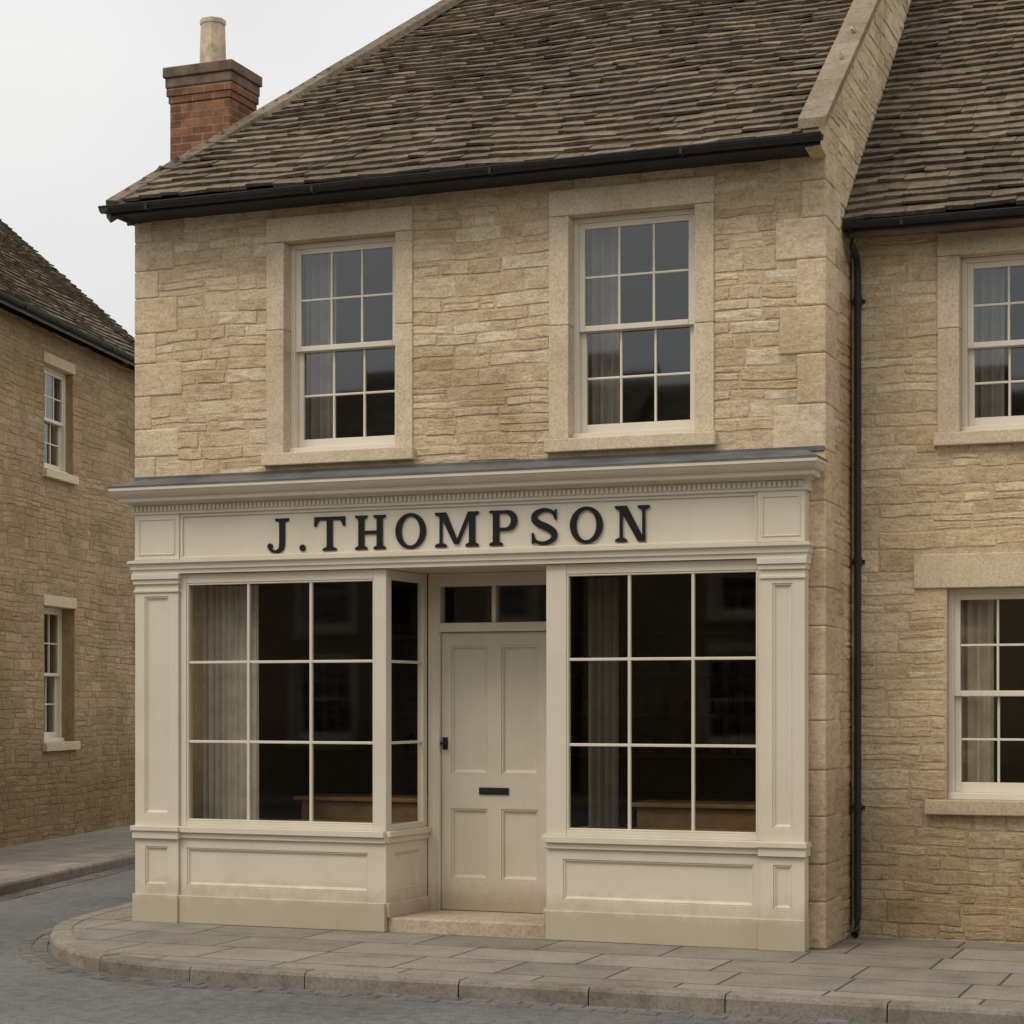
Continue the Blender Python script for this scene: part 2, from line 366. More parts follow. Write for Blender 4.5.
def tube(m,pts,r,n=12):
    prev=None
    for k,p in enumerate(pts):
        p=Vector(p); d=(Vector(pts[min(k+1,len(pts)-1)])-Vector(pts[max(k-1,0)])).normalized()
        a=d.orthogonal() if abs(d.z)<.9 else Vector((1,0,0)); a=(a-d*a.dot(d)).normalized(); b=d.cross(a)
        i=len(m.v); m.v+=[tuple(p+a*r*math.cos(2*math.pi*j/n)+b*r*math.sin(2*math.pi*j/n)) for j in range(n)]
        if prev is not None: m.f+=[(prev+j,prev+(j+1)%n,i+(j+1)%n,i+j) for j in range(n)]
        prev=i

def house(name,loc,rz,W,D,eave,pitch,wins,mats,detail=True,left_side=True):
    e=empty(name,loc,rz); F=FRONT(0); rub,mort=mats
    holes=[]
    for w in wins:
        kw=w[4] if len(w)>4 else {}
        thin=(not kw.get('jamb',True)) or kw.get('surr',.145)<.1
        k=-.002 if thin else .05
        holes.append((w[0]-k,w[1]+k,w[2]-.03,w[3]+.03))
    m=MB(); wall(m,0,W,-.12,eave,holes,-.35,0,F)
    yr=D/2; rz_=eave+(yr+.0)*pitch
    for x in ((0,W) if left_side else (W,)):
        a,b=(x,x+.3) if x==0 else (x-.3,x)
        m.prism([(.35,-.12),(D-.35,-.12),(D-.35,eave+.3*pitch-.05),(yr,rz_-.08),(.35,eave+.3*pitch-.05)],a,b,lambda u,v,w:(w,u,v))
    m.box(0,W,-.12,eave,-D,-D+.35,F)
    finish(m,'masonry_walls',e,mort)
    if detail:
        blk=[]
        for w in wins:
            s=w[4] if len(w)>4 else {}
            sr=s.get('surr',.145) if s.get('jamb',True) and s.get('surr',.145)>.1 else 0; le=s.get('lext',0); li=s.get('lint',.17); si=s.get('sill',.09)
            sl=s.get('surr',.145)
            blk.append((w[0]-sr+.01*(sr>0)-.004*(sr==0),w[1]+sr*.93-.01*(sr>0)+.004*(sr==0),w[2]-si+.02,w[3]+.01)); blk.append((w[0]-sl-le+.015,w[1]+sl+le-.02,w[3],w[3]+li-.02))
        m=MB(); rubble(m,0,W,-.05,eave,blk,F)
        rubble(m,.0,D,-.05,rz_,[],SIDE(W),top=lambda u:eave+pitch*min(u,D-u)+.02)
        finish(m,'rubble_stonework',e,rub)
    for i,w in enumerate(wins):
        kw=w[4] if len(w)>4 else {}
        sash_window(w[0],w[1],w[2],w[3],F,e,**kw)
    oh=.25; L=math.hypot(yr+oh,(yr+oh)*pitch); z0=eave+.03
    b=Vector((0,1,pitch)); b2=Vector((0,-1,pitch)); ov=.1
    m=MB(); x0=0 if not left_side else -ov
    tiles(m,(x0,-oh,z0),(1,0,0),b,L,lambda t:(0,W+ov-x0)); tiles(m,(W+ov,D+oh,z0),(-1,0,0),b2,L,lambda t:(0,W+ov-x0),.2,.2)
    finish(m,'stone_slate_roof',e,SLATE)
    m=MB()
    zr=z0+(yr+oh)*pitch; T=.09
    for (ya,yb) in ((-oh,yr),(D+oh,yr)):
        m.add([(x0,ya,z0),(W+ov,ya,z0),(W+ov,yb,zr),(x0,yb,zr),(x0,ya,z0-T),(W+ov,ya,z0-T),(W+ov,yb,zr-T),(x0,yb,zr-T)],[(0,1,2,3),(4,5,6,7),(0,1,5,4),(2,3,7,6),(1,2,6,5),(0,3,7,4)])
    finish(m,'roof_deck',e,WOOD)
    m=MB(); x=x0
    while x<W+ov-.05:
        l=min(.45,W+ov-x); m.prism([(yr-.16,zr-.08),(yr,zr+.09),(yr+.16,zr-.08),(yr+.13,zr-.1),(yr,zr+.05),(yr-.13,zr-.1)],x+.003,x+l-.003,lambda u,v,w:(w,u,v)); x+=l
    finish(m,'ridge_tiles',e,SLATE)
    m=MB(); gutter(m,x0,W+ov,-oh-.03,z0-.005,F,.04); m.wbox(x0,W+ov,-oh-.004,-oh+.02,z0-.06,z0-.02)
    finish(m,'gutter',e,IRON)
    return e

# ================================================================== MAIN SHOP BUILDING
shop=empty('stone_shop_building')
F0=FRONT(0)
XL,XR=-8.076,-2.836
EZ=5.275; PIT=.76; YR=2.95; RZ=EZ+PIT*(YR+.3); DEP=5.9; CPX=-2.925
WL=(-6.82,-5.93,3.44,4.98); WR=(-4.62,-3.72,3.44,4.98)
m=MB()
holes=[(w[0]-.05,w[1]+.05,w[2]-.03,w[3]+.03) for w in (WL,WR)]+[(-7.62,-3.25,-.2,2.63)]
wall(m,XL,XR,-.12,5.25,holes,-.35,0,F0)
m.prism([(.35,-.12),(DEP,-.12),(DEP,5.3),(YR,RZ+.06),(.35,EZ+PIT*.65+.04)],-2.98,XR,lambda u,v,w:(w,u,v))
m.prism([(-.02,5.2),(.36,5.2),(.36,EZ+PIT*.66+.03),(-.02,EZ+PIT*.28+.03)],CPX+.02,XR-.001,lambda u,v,w:(w,u,v))
m.prism([(.35,-.12),(DEP-.35,-.12),(DEP-.35,5.25),(.35,5.25)],XL,XL+.35,lambda u,v,w:(w,u,v))
m.box(XL,-3.06,-.12,5.25,-DEP,-DEP+.35,F0)
finish(m,'masonry_walls',shop,MORT)
q=MB(); bF=[]; bS=[]; z=3.02;k=1
while z<5.15:
    h=R.uniform(.20,.31); l=R.uniform(.32,.42) if k%2 else R.uniform(.13,.21)
    z1=min(z+h,5.23)
    q.wbox(XL-.009,XL+l,-.009-R.uniform(0,.003),.6-l,z+.002,z1); bF.append((XL-.1,XL+l-.01,z,z1)); z+=h;k+=1
z=0.003;k=0
while z<5.15:
    h=R.uniform(.24,.35); l=R.uniform(.30,.38) if k%2 else R.uniform(.13,.19)
    z1=min(z+h,5.23)
    s=.62-l
    q.wbox(XR-l,XR+.009,-.009-R.uniform(0,.003),s,z+.002,z1); bF.append((XR-l+.01,XR+.1,z,z1)); bS.append((-.1,s-.01,z,z1)); z+=h;k+=1
finish(q,'quoins',shop,QUO,.012)
m=MB()
for w in (WL,WR): bF.append((w[0]-.135,w[1]+.12,w[2]-.07,w[3]+.16))
rubble(m,XL,XR,3.02,5.24,bF,F0)
rubble(m,0,DEP,-.05,RZ,bS,SIDE(XR),top=lambda u:EZ+PIT*(min(u,DEP-u)+.3)+.08)
rubble(m,0,DEP,-.05,5.2,[],lambda u,v,w:(XL-w,u,v))
finish(m,'rubble_stonework',shop,RUB)
for w in (WL,WR): sash_window(*w,F0,shop,tag='upper_sash_window',lint=.18)

# roof
Lf=math.hypot(YR+.3,RZ-EZ); HX=-6.56; EX=-8.10
m=MB()
tiles(m,(EX,-.3,EZ),(1,0,0),(0,YR+.3,RZ-EZ),Lf,lambda t:((HX-EX)*t/Lf+.03,CPX-EX))
Lh=math.hypot(HX-EX,RZ-EZ); TY=YR*2+.6
tiles(m,(EX,-.3,EZ),(0,1,0),(HX-EX,0,RZ-EZ),Lh,lambda t:((YR+.3)*t/Lh+.08,TY-(YR+.3)*t/Lh-.08))
tiles(m,(CPX,DEP+.3,EZ),(-1,0,0),(0,-(YR+.3),RZ-EZ),Lf,lambda t:(0,CPX-EX-(HX-EX)*t/Lf-.03),.2,.2)
finish(m,'stone_slate_roof',shop,SLATE)
m=MB(); T=.06
A=[(EX,-.3,EZ),(CPX+.02,-.3,EZ),(CPX+.02,YR,RZ),(HX,YR,RZ),(EX,DEP+.3,EZ),(CPX+.02,DEP+.3,EZ)]
B=[(p[0]+(.06 if p[0]<-7 else 0),p[1],p[2]-T) for p in A]
for P in (A,B):
    m.face(P[0],P[1],P[2],P[3]); m.face(P[0],P[3],P[4]); m.face(P[4],P[3],P[2],P[5])
m.face(A[0],A[1],B[1],B[0]); m.face(A[0],A[4],B[4],B[0])
finish(m,'roof_deck',shop,WOOD)
m=MB(); m.wbox(EX+.04,-2.86,-.290,.0,EZ-.048,EZ-.036); finish(m,'soffit',shop,IRON)  # soffit coloured black to stand in for the dark shadow below the gutter
m=MB(); a=Vector((EX,-.3,EZ)); b=Vector((HX,YR,RZ)); d=b-a; n=int(d.length/.38); dn=d.normalized()
nf=Vector((0,-(RZ-EZ),YR+.3)).normalized(); nh=Vector((-(RZ-EZ),0,HX-EX)).normalized()
ef=dn.cross(nf); ef=ef if ef.x>0 else -ef; eh=dn.cross(nh); eh=eh if eh.y>0 else -eh
up=(nf+nh).normalized()
for i in range(n):
    p=a+d*(i/n+.001); q2=a+d*((i+.998)/n); r1=R.uniform(.070,.074)
    V=[]
    for pt in (p,q2):
        V+=[pt+ef*.10+nf*.066,pt+up*r1,pt+eh*.12+nh*.058]
    V2=[v-up*.05 for v in V]
    m.add(V+V2,[(0,1,4,3),(1,2,5,4),(0,6,7,1),(1,7,8,2),(6,7,10,9),(7,8,11,10),(0,3,9,6),(2,5,11,8),(3,4,10,9),(4,5,11,10)])
x=HX
while x<-3.1:
    l=min(.45,CPX-x); m.prism([(YR-.17,RZ-.04),(YR,RZ+.11),(YR+.17,RZ-.04),(YR+.14,RZ-.07),(YR,RZ+.07),(YR-.14,RZ-.07)],x+.003,x+l-.003,lambda u,v,w:(w,u,v)); x+=l
finish(m,'hip_and_ridge_tiles',shop,SLATE)
m=MB(); y=-.31
while y<YR:
    y1=min(y+R.uniform(.45,.6),YR); g=.003
    f=lambda yy:EZ+PIT*(yy+.3)+.055
    dz=R.uniform(-.004,.004)
    m.prism([(y+g,f(y+g)+dz),(y1,f(y1)+dz),(y1,f(y1)+.065+dz),(y+g,f(y+g)+.065+dz)],CPX-.02,XR+.075,lambda u,v,w:(w,u,v))
    m.prism([(2*YR-y-g,f(y+g)),(2*YR-y1,f(y1)),(2*YR-y1,f(y1)+.065),(2*YR-y-g,f(y+g)+.065)],CPX-.02,XR+.075,lambda u,v,w:(w,u,v))
    y=y1
finish(m,'gable_coping',shop,COPE,.010)
m=MB(); m.prism([(-.285,5.235),(-.018,5.20),(-.018,EZ+PIT*.28+.05),(-.285,EZ+.05)],CPX,XR+.02,lambda u,v,w:(w,u,v))
finish(m,'kneeler_stone',shop,QUO,.010)
m=MB(); gutter(m,EX-.06,-2.78,-.338,EZ-.004,F0,.042); m.wbox(EX+.0,-2.80,-.302,-.292,EZ-.062,EZ-.02)
gutter(m,-.378,DEP+.35,EX-.018,EZ-.008,lambda u,v,w:(-w,u,v),.042)
finish(m,'gutter',shop,IRON)
# chimney
m=MB(); CX0,CX1,CY0,CY1=-8.32,-7.78,.90,1.32
m.wbox(CX0,CX1,CY0,CY1,-.1,6.40)
finish(m,'chimney_stack',shop,BRICK,.004)
m=MB(); 
for i,(z0,z1,o) in enumerate(((6.40,6.455,.010),(6.455,6.52,.022))): m.wbox(CX0-o,CX1+o,CY0-o,CY1+o,z0,z1)
finish(m,'chimney_corbel',shop,BRICK,.004)
m=MB(); m.wbox(CX0-.030,CX1+.030,CY0-.030,CY1+.030,6.52,6.60); m.wbox(CX0-.045,CX1+.045,CY0-.045,CY1+.045,6.60,6.685)
m.add([(CX0-.02,CY0-.02,6.684),(CX1+.02,CY0-.02,6.684),(CX1+.02,CY1+.02,6.684),(CX0-.02,CY1+.02,6.684),(-8.16,1.02,6.74),(-7.92,1.02,6.74),(-7.92,1.22,6.74),(-8.16,1.22,6.74)],[(0,1,5,4),(1,2,6,5),(2,3,7,6),(3,0,4,7),(4,5,6,7)])
finish(m,'chimney_cap',shop,CAPM,.01)
m=MB(); px,py=-8.05,1.11; rg=[(.108,6.72),(.098,7.06),(.105,7.065),(.105,7.10),(.08,7.10),(.07,6.9)]
N=8; V=[]
for r,z in rg:
    V+=[(px+r*math.cos(2*math.pi*(j+.5)/N),py+r*math.sin(2*math.pi*(j+.5)/N),z) for j in range(N)]
m.add(V,[(k*N+j,k*N+(j+1)%N,(k+1)*N+(j+1)%N,(k+1)*N+j) for k in range(len(rg)-1) for j in range(N)])
finish(m,'chimney_pot',shop,POT)

# ------------------------------------------------------------------ shopfront joinery
PL0,PL1,PR0,PR1=-7.995,-7.63,-3.235,-2.940
BL1=-5.955; BR0=-4.745; YF=-.12; YD=.5
FF=FRONT(YF)
m=MB()
for a,b in ((PL0,PL1),(PR0,PR1)):
    m.box(a-.01,b+.006,.0,.205,-.10,.045,FF)
    panelled(m,a,b,.205,.615,[(a+.085,b-.085,.27,.56)],.02,-.10,FF)
    m.box(a-.012,b+.012,.617,.675,-.10,.045,FF); m.box(a-.02,b+.02,.675,.71,-.10,.06,FF)
    panelled(m,a,b,.71,2.50,[(a+.08,b-.08,.80,2.41)],.02,-.10,FF)
    m.box(a-.008,b+.008,2.44,2.46,-.02,.032,FF)
    m.box(a-.01,b+.01,2.50,2.535,-.10,.036,FF); m.box(a-.018,b+.018,2.535,2.575,-.10,.05,FF)
finish(m,'pilasters',shop,CREAM,.003,merge=False)
m=MB(); g=MB(); gr=MB()
for a,b,pa,pb in ((PL1,BL1,.025,.095),(BR0,PR0,.115,.025)):
    wf=-.005
    m.box(a+.003,b-(.0),.0,.203,-.09,wf+.028,FF)
    px0=a+.06; px1=b-.14 if b==BL1 else b-.05
    if a==BR0: px0=a+.12
    panelled(m,a+.003,b,.203,.625,[(px0,px1,.275,.555)],wf,-.09,FF)
    m.box(a+.003,b+.0,.626,.668,-.12,wf+.022,FF); m.box(a+.003,b+.0,.668,.712,-.12,wf+.045,FF)
    z0,z1=.712,2.573
    u0=a+.003 ; 
    m.box(u0,a+pa+.03,z0,z1,-.10,wf,FF); m.box(b-pb-.0,b,z0,z1,-.10,wf,FF)
    m.box(a+pa+.03,b-pb,z0,z0+.042,-.10,wf-.003,FF); m.box(a+pa+.03,b-pb,z1-.07,z1,-.10,wf-.003,FF)
    bars(m,g,a+pa+.03,b-pb,z0+.042,z1-.07,3,3,-.05,-.018,FF,.02,.0010)
    U0,U1,V0,V1=a+pa+.03,b-pb,z0+.042,z1-.07
    m.box(U0,U0+.014,V0,V1,-.05,-.012,FF); m.box(U1-.014,U1,V0,V1,-.05,-.012,FF); m.box(U0+.014,U1-.014,V0,V0+.014,-.05,-.013,FF); m.box(U0+.014,U1-.014,V1-.014,V1,-.05,-.013,FF)
for A,B in (((BL1,YF+.005),(-5.905,YD)),((-4.925,YD),(BR0,YF+.005))):
    mp=LINE(A,B); L=math.hypot(A[0]-B[0],A[1]-B[1]); a,b=.0,L
    m.box(a+.002,b,.10,.203,-.04,.020,mp)
    panelled(m,a+.002,b,.203,.625,[(a+.12,b-.12,.275,.555)],0,-.04,mp)
    m.box(a,b,.627,.669,-.04,.018,mp); m.box(a,b,.669,.711,-.04,.036,mp)
    m.box(a+.002,a+.05,.711,2.571,-.05,0,mp); m.box(b-.06,b,.711,2.571,-.05,0,mp)
    m.box(a+.05,b-.06,.711,.755,-.05,-.003,mp); m.box(a+.05,b-.06,2.50,2.571,-.05,-.003,mp)
    bars(m,gr,a+.05,b-.06,.755,2.50,1,3,-.04,-.012,mp,.02,.0005)
finish(m,'bay_window_joinery',shop,CREAM,.003,seg=1); finish(g,'bay_window_glass',shop,GLASS_S,recalc=False); finish(gr,'bay_return_glass',shop,GLASS_R,recalc=False)
FD=FRONT(YD); m=MB(); g=MB()
dx0,dx1,dz0,dz1=-5.80,-4.968,.105,2.137
m.box(-5.90,dx0-.004,.10,2.572,-.10,.0,FD); m.box(dx1+.004,-4.93,.10,2.572,-.10,.0,FD)
m.box(dx0-.004,dx1+.004,dz1+.004,dz1+.07,-.10,.018,FD); m.box(dx0-.004,dx1+.004,2.475,2.572,-.10,-.002,FD)
m.box(-5.398,-5.366,dz1+.07,2.475,-.09,-.006,FD)
pane_glass(g,dx0,-5.398,dz1+.07,2.475,-.05,FD); pane_glass(g,-5.366,dx1,dz1+.07,2.475,-.05,FD)
m.box(dx0-.02,dx0-.004,.10,dz1,-.0,.010,FD)
m.box(-5.98,-4.73,2.573,2.60,-.06,.595,FD)
finish(m,'door_frame',shop,CREAM,.003,seg=1); finish(g,'fanlight_glass',shop,GLASS_S,recalc=False)
m=MB(); pl=[(dx0+.075,-5.435,1.10,2.04),(-5.33,dx1-.075,1.10,2.04),(dx0+.075,-5.435,.33,.85),(-5.33,dx1-.075,.33,.85)]
panelled(m,dx0,dx1,dz0,dz1,pl,-.025,-.07,FD,.026,.034)
finish(m,'shop_door',shop,DOORP)
m=MB(); m.box(-5.50,-5.27,.955,1.005,-.026,-.012,FD); m.box(-5.485,-5.285,.963,.997,-.012,-.008,FD)
m.box(dx0+.012,dx0+.05,1.28,1.37,-.026,-.010,FD)
tube(m,[(dx0+.031,YD+.01,1.325),(dx0+.031,YD-.03,1.325)],.010); tube(m,[(dx0+.031,YD-.02,1.325),(dx0+.031,YD-.045,1.325)],.016)
finish(m,'letterbox_and_handle',shop,BRASS,.002,seg=1)
m=MB(); m.prism([(BL1-.0,-.09),(-4.75,-.09),(-4.90,YD+.1),(-5.93,YD+.1)],-.05,.10,lambda u,v,w:(u,v,w)); finish(m,'door_step',shop,STEP,.012)
# entablature
m=MB(); m.wbox(PL0,PR1,YF,.0-.002,2.578,3.04)
m.wbox(-7.6,-3.3,0,.16,2.602,2.9)
FA=FRONT(YF)
m.box(PL0-.003,PL1+.01,2.68,3.018,0,.022,FA); m.box(PR0-.02,PR1+.003,2.68,3.018,0,.022,FA)
def fr(x0,x1,z0,z1,w,t=.012,d=.007):
    m.box(x0,x0+t,z0,z1,w-.002,w+d,FA); m.box(x1-t,x1,z0,z1,w-.002,w+d,FA); m.box(x0+t,x1-t,z0,z0+t,w-.002,w+d-.001,FA); m.box(x0+t,x1-t,z1-t,z1,w-.002,w+d-.001,FA)
fr(-7.965,-7.655,2.715,2.985,.022); fr(-3.225,-2.968,2.715,2.985,.022)
m.box(PL1+.012,PR0-.022,2.68,2.700,0,.014,FA); m.box(PL1+.012,PR0-.022,2.992,3.018,0,.014,FA)
m.box(PL1+.012,PL1+.035,2.700,2.992,0,.013,FA); m.box(PR0-.045,PR0-.022,2.700,2.992,0,.013,FA)
finish(m,'fascia_board',shop,CREAM,.003,seg=1)
KX=.62
def sweep(m,prof,x0,x1,yf,yb):
    for (o,z),(p,y) in zip(prof,prof[1:]):
        ox=o*KX if o>.03 else o; px=p*KX if p>.03 else p
        ox=max(ox,.004) if o>0 else o; px=max(px,.004) if p>0 else p
        a=[(x0-ox,yb,z),(x0-ox,yf-o,z),(x1+ox,yf-o,z),(x1+ox,yb,z)]; b=[(x0-px,yb,y),(x0-px,yf-p,y),(x1+px,yf-p,y),(x1+px,yb,y)]
        for i in range(3): m.face(a[i],a[i+1],b[i+1],b[i])
m=MB()
sweep(m,[(-.02,2.576),(.031,2.576),(.031,2.604),(.045,2.610),(.045,2.642),(.052,2.648),(.068,2.654),(.068,2.672),(.0,2.682)],PL0,PR1,YF,-.001)
sweep(m,[(-.02,3.016),(.031,3.016),(.032,3.028),(.032,3.082),(.055,3.086),(.060,3.098),(.12,3.104),(.125,3.108),(.125,3.135),(.14,3.139),(.158,3.147),(.175,3.162),(.188,3.180),(.195,3.183),(.195,3.214),(-.1,3.216)],PL0,PR1,YF,-.001)
finish(m,'cornice',shop,CREAM,merge=True)
m=MB(); x=PL0-.012
while x<PR1-.008:
    m.box(x,x+.02,3.040,3.076,.025,.046,FA); x+=.034
finish(m,'dentils',shop,CREAM)
m=MB(); o=.199; ox=.199*KX
a=[(PL0-ox,-.001,3.218),(PL0-ox,YF-o,3.218),(PR1+ox,YF-o,3.218),(PR1+ox,-.001,3.218)]; b=[(PL0+.02,-.001,3.295),(PL0+.02,-.02,3.295),(PR1-.02,-.02,3.295),(PR1-.02,-.001,3.295)]
c=[(p[0],p[1],3.206) for p in a]
for i in range(3): m.face(a[i],a[i+1],b[i+1],b[i]); m.face(a[i],a[i+1],c[i+1],c[i])
m.face(*b); m.wbox(XL,XR,-.022,-.0,3.28,3.315)
finish(m,'lead_flashing',shop,LEAD,.003,merge=False,seg=1)
# interior
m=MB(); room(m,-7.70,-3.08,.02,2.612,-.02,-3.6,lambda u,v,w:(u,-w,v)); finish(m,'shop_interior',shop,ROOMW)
m=MB()
for x0,x1,y0,y1 in ((-7.69,-3.09,.62,3.59),(-7.69,-5.99,.02,.62),(-4.72,-3.09,.02,.62)): m.face((x0,y0,.11),(x1,y0,.11),(x1,y1,.11),(x0,y1,.11))
finish(m,'shop_floor',shop,FLOORW)
m=MB(); m.wbox(-7.6,-6.0,.10,.60,.68,.735); m.wbox(-4.72,-3.26,.10,.60,.68,.735)
for X in (-7.55,-6.08,-4.66,-3.34):
    m.wbox(X,X+.05,.14,.19,.11,.68); m.wbox(X,X+.05,.5,.55,.11,.68)
finish(m,'window_display_shelf',shop,OAK,.006)
m=MB(); m.wbox(-7.2,-6.05,1.0,1.45,.11,.86); m.wbox(-4.45,-3.3,1.0,1.45,.11,.86); m.wbox(-7.25,-6.0,.96,1.5,.86,.89); m.wbox(-4.5,-3.25,.96,1.5,.86,.89)
finish(m,'shop_table',shop,OAK,.006)
m=MB(); m.wbox(-7.5,-3.3,3.3,3.58,.11,.8)
for z in (1.15,1.5,1.85,2.2): m.wbox(-7.5,-3.3,3.35,3.58,z,z+.03)
for x in (-7.5,-6.1,-4.7,-3.33): m.wbox(x,x+.03,3.34,3.579,.8,2.25)
for z in (1.18,1.53,1.88):
    x=-7.4
    while x<-3.5:
        w=R.uniform(.05,.16); m.wbox(x,x+w,3.4,3.5,z+.001,z+R.uniform(.1,.26)); x+=w+R.uniform(.01,.12)
finish(m,'shop_shelves',shop,WOOD,.004,seg=1)
m=MB(); curtain(m,-7.62,-7.16,.74,2.5,-.22,F0,.016,.055); finish(m,'shop_curtain',shop,CURTS,smooth=True)
m=MB(); curtain(m,-4.60,-4.38,.74,2.5,-.34,F0,.016,.055); finish(m,'shop_curtain',shop,CURTD,smooth=True)

# ------------------------------------------------------------------ sign lettering
m=MB(); Zb,H=2.712,.243; cnt=[0]
def LM(): 
    cnt[0]+=1; y=YF-.010-cnt[0]*.0002
    return FRONT(y)
def poly(pts): m.prism([(x,Zb+z) for x,z in pts],-.010,0,LM())
def rect(x0,x1,z0,z1): poly([(x0,z0),(x1,z0),(x1,z1),(x0,z1)])
def serif(xc,w,z,up):
    h=.015; t=.012
    if up: poly([(xc-w/2,z),(xc+w/2,z),(xc+w/2,z-h),(xc+w*.25,z-h-t),(xc-w*.25,z-h-t),(xc-w/2,z-h)])
    else: poly([(xc-w/2,z),(xc+w/2,z),(xc+w/2,z+h),(xc+w*.25,z+h+t),(xc-w*.25,z+h+t),(xc-w/2,z+h)])
def strip(pts,ws):
    n=len(pts); Lp=[];Rp=[]
    for i in range(n):
        a=pts[max(i-1,0)]; b=pts[min(i+1,n-1)]; dx,dz=b[0]-a[0],b[1]-a[1]; l=math.hypot(dx,dz) or 1
        Lp.append((pts[i][0]-dz/l*ws[i]/2,pts[i][1]+dx/l*ws[i]/2)); Rp.append((pts[i][0]+dz/l*ws[i]/2,pts[i][1]-dx/l*ws[i]/2))
    mp=LM(); V=[];
    for P,w in ((Lp,0),(Rp,0),(Lp,-.010),(Rp,-.010)): V+=[mp(x,Zb+z,w) for x,z in P]
    F=[]
    for i in range(n-1):
        F+=[(i,i+1,n+i+1,n+i),(i,i+1,2*n+i+1,2*n+i),(n+i,n+i+1,3*n+i+1,3*n+i)]
    F+=[(0,n,3*n,2*n),(n-1,2*n-1,4*n-1,3*n-1)]
    m.add(V,F)
def cr(P,k=8):
    out=[]
    for i in range(len(P)-1):
        p0=P[max(i-1,0)];p1=P[i];p2=P[i+1];p3=P[min(i+2,len(P)-1)]
        for j in range(k):
            t=j/k
            out.append(tuple(.5*((2*p1[c])+(-p0[c]+p2[c])*t+(2*p0[c]-5*p1[c]+4*p2[c]-p3[c])*t*t+(-p0[c]+3*p1[c]-3*p2[c]+p3[c])*t**3) for c in range(len(p1))))
    out.append(P[-1]); return out
ST=.046; TN=.021
def O(x0,x1):
    N=40; cx=(x0+x1)/2; a=(x1-x0)/2; mp=LM(); V=[]
    for A,B,w in ((a,H/2+.005,0),(a-ST,H/2-.019,0),(a,H/2+.005,-.010),(a-ST,H/2-.019,-.010)):
        V+=[mp(cx+A*math.cos(2*math.pi*i/N),Zb+H/2+B*math.sin(2*math.pi*i/N),w) for i in range(N)]
    F=[]
    for i in range(N):
        j=(i+1)%N; F+=[(i,j,N+j,N+i),(i,j,2*N+j,2*N+i),(N+i,N+j,3*N+j,3*N+i)]
    m.add(V,F)
xs=-6.775; rect(xs-ST/2,xs+ST/2,.06,H); serif(xs,.11,H,True)
P=cr([(xs,.07,ST),(xs-.006,.03,ST*.9),(xs-.035,.006,ST*.6),(xs-.075,.008,ST*.45),(xs-.10,.03,ST*.6)]); strip([p[:2] for p in P],[p[2] for p in P])
poly([(xs-.098+.022*math.cos(t*math.pi/8),.044+.022*math.sin(t*math.pi/8)) for t in range(16)])
poly([(-6.61+.024*math.cos(t*math.pi/8),.026+.024*math.sin(t*math.pi/8)) for t in range(16)])
a,b=-6.515,-6.27; c=(a+b)/2; rect(a,b,H-.024,H); poly([(a,H-.02),(a+.04,H-.02),(a+.014,H-.068),(a,H-.068)]); poly([(b,H-.02),(b-.04,H-.02),(b-.014,H-.068),(b,H-.068)])
rect(c-ST/2,c+ST/2,0,H-.01); serif(c,.11,0,False)
a,b=-6.19,-5.95
for x in (a+.048,b-.048): rect(x-ST/2,x+ST/2,0,H); serif(x,.094,0,False); serif(x,.094,H,True)
rect(a+.05,b-.05,H/2-.012,H/2+.012)
O(-5.875,-5.64)
a,b=-5.575,-5.235; xa,xb=a+.05,b-.055; xm=(xa+xb)/2
rect(xa-TN/2,xa+TN/2,0,H); rect(xb-ST/2,xb+ST/2,0,H); serif(xa,.088,0,False); serif(xb,.098,0,False); serif(xb+.01,.08,H,True); serif(xa-.01,.07,H,True)
poly([(xa-.015,H),(xa+.040,H),(xm+.020,.02),(xm-.018,.02)]); poly([(xb-.03,H),(xb+.0,H),(xm+.018,.02),(xm-.010,.02)])
a=-5.16; x=a+.05; rect(x-ST/2,x+ST/2,0,H); serif(x,.098,0,False); poly([(a,H),(x,H),(x,H-.016),(a,H-.016)])
P=[(x,H-.011,.022)]+[(x+.075+.060*math.sin(t*math.pi/10),H-.071+.060*math.cos(t*math.pi/10),.022+(.025*math.sin(t*math.pi/10))) for t in range(11)]+[(x,H-.131,.022)]
strip([p[:2] for p in P],[p[2] for p in P])
a,b=-4.865,-4.645; w=b-a
P=cr([(.88,.74,.02),(.78,.90,.022),(.52,.968,.026),(.24,.88,.036),(.17,.72,.044),(.33,.585,.048),(.62,.46,.050),(.82,.32,.046),(.80,.14,.036),(.52,.03,.026),(.22,.09,.022),(.12,.27,.02)])
strip([(a+p[0]*w,p[1]*H) for p in P],[p[2] for p in P])
rect(a+.85*w,a+.91*w,.68*H,.98*H); rect(a+.09*w,a+.15*w,.02*H,.33*H)
O(-4.567,-4.33)
a,b=-4.245,-4.0; xa,xb=a+.045,b-.04
rect(xa-TN/2,xa+TN/2,0,H); rect(xb-TN/2,xb+TN/2,0,H); serif(xa,.083,0,False); serif(xb,.083,H,True); serif(xa-.008,.07,H,True)
poly([(xa-.02,H),(xa+.040,H),(xb+TN/2,0),(xb-.040,0)])
finish(m,'shop_sign_lettering',None,LETTER)

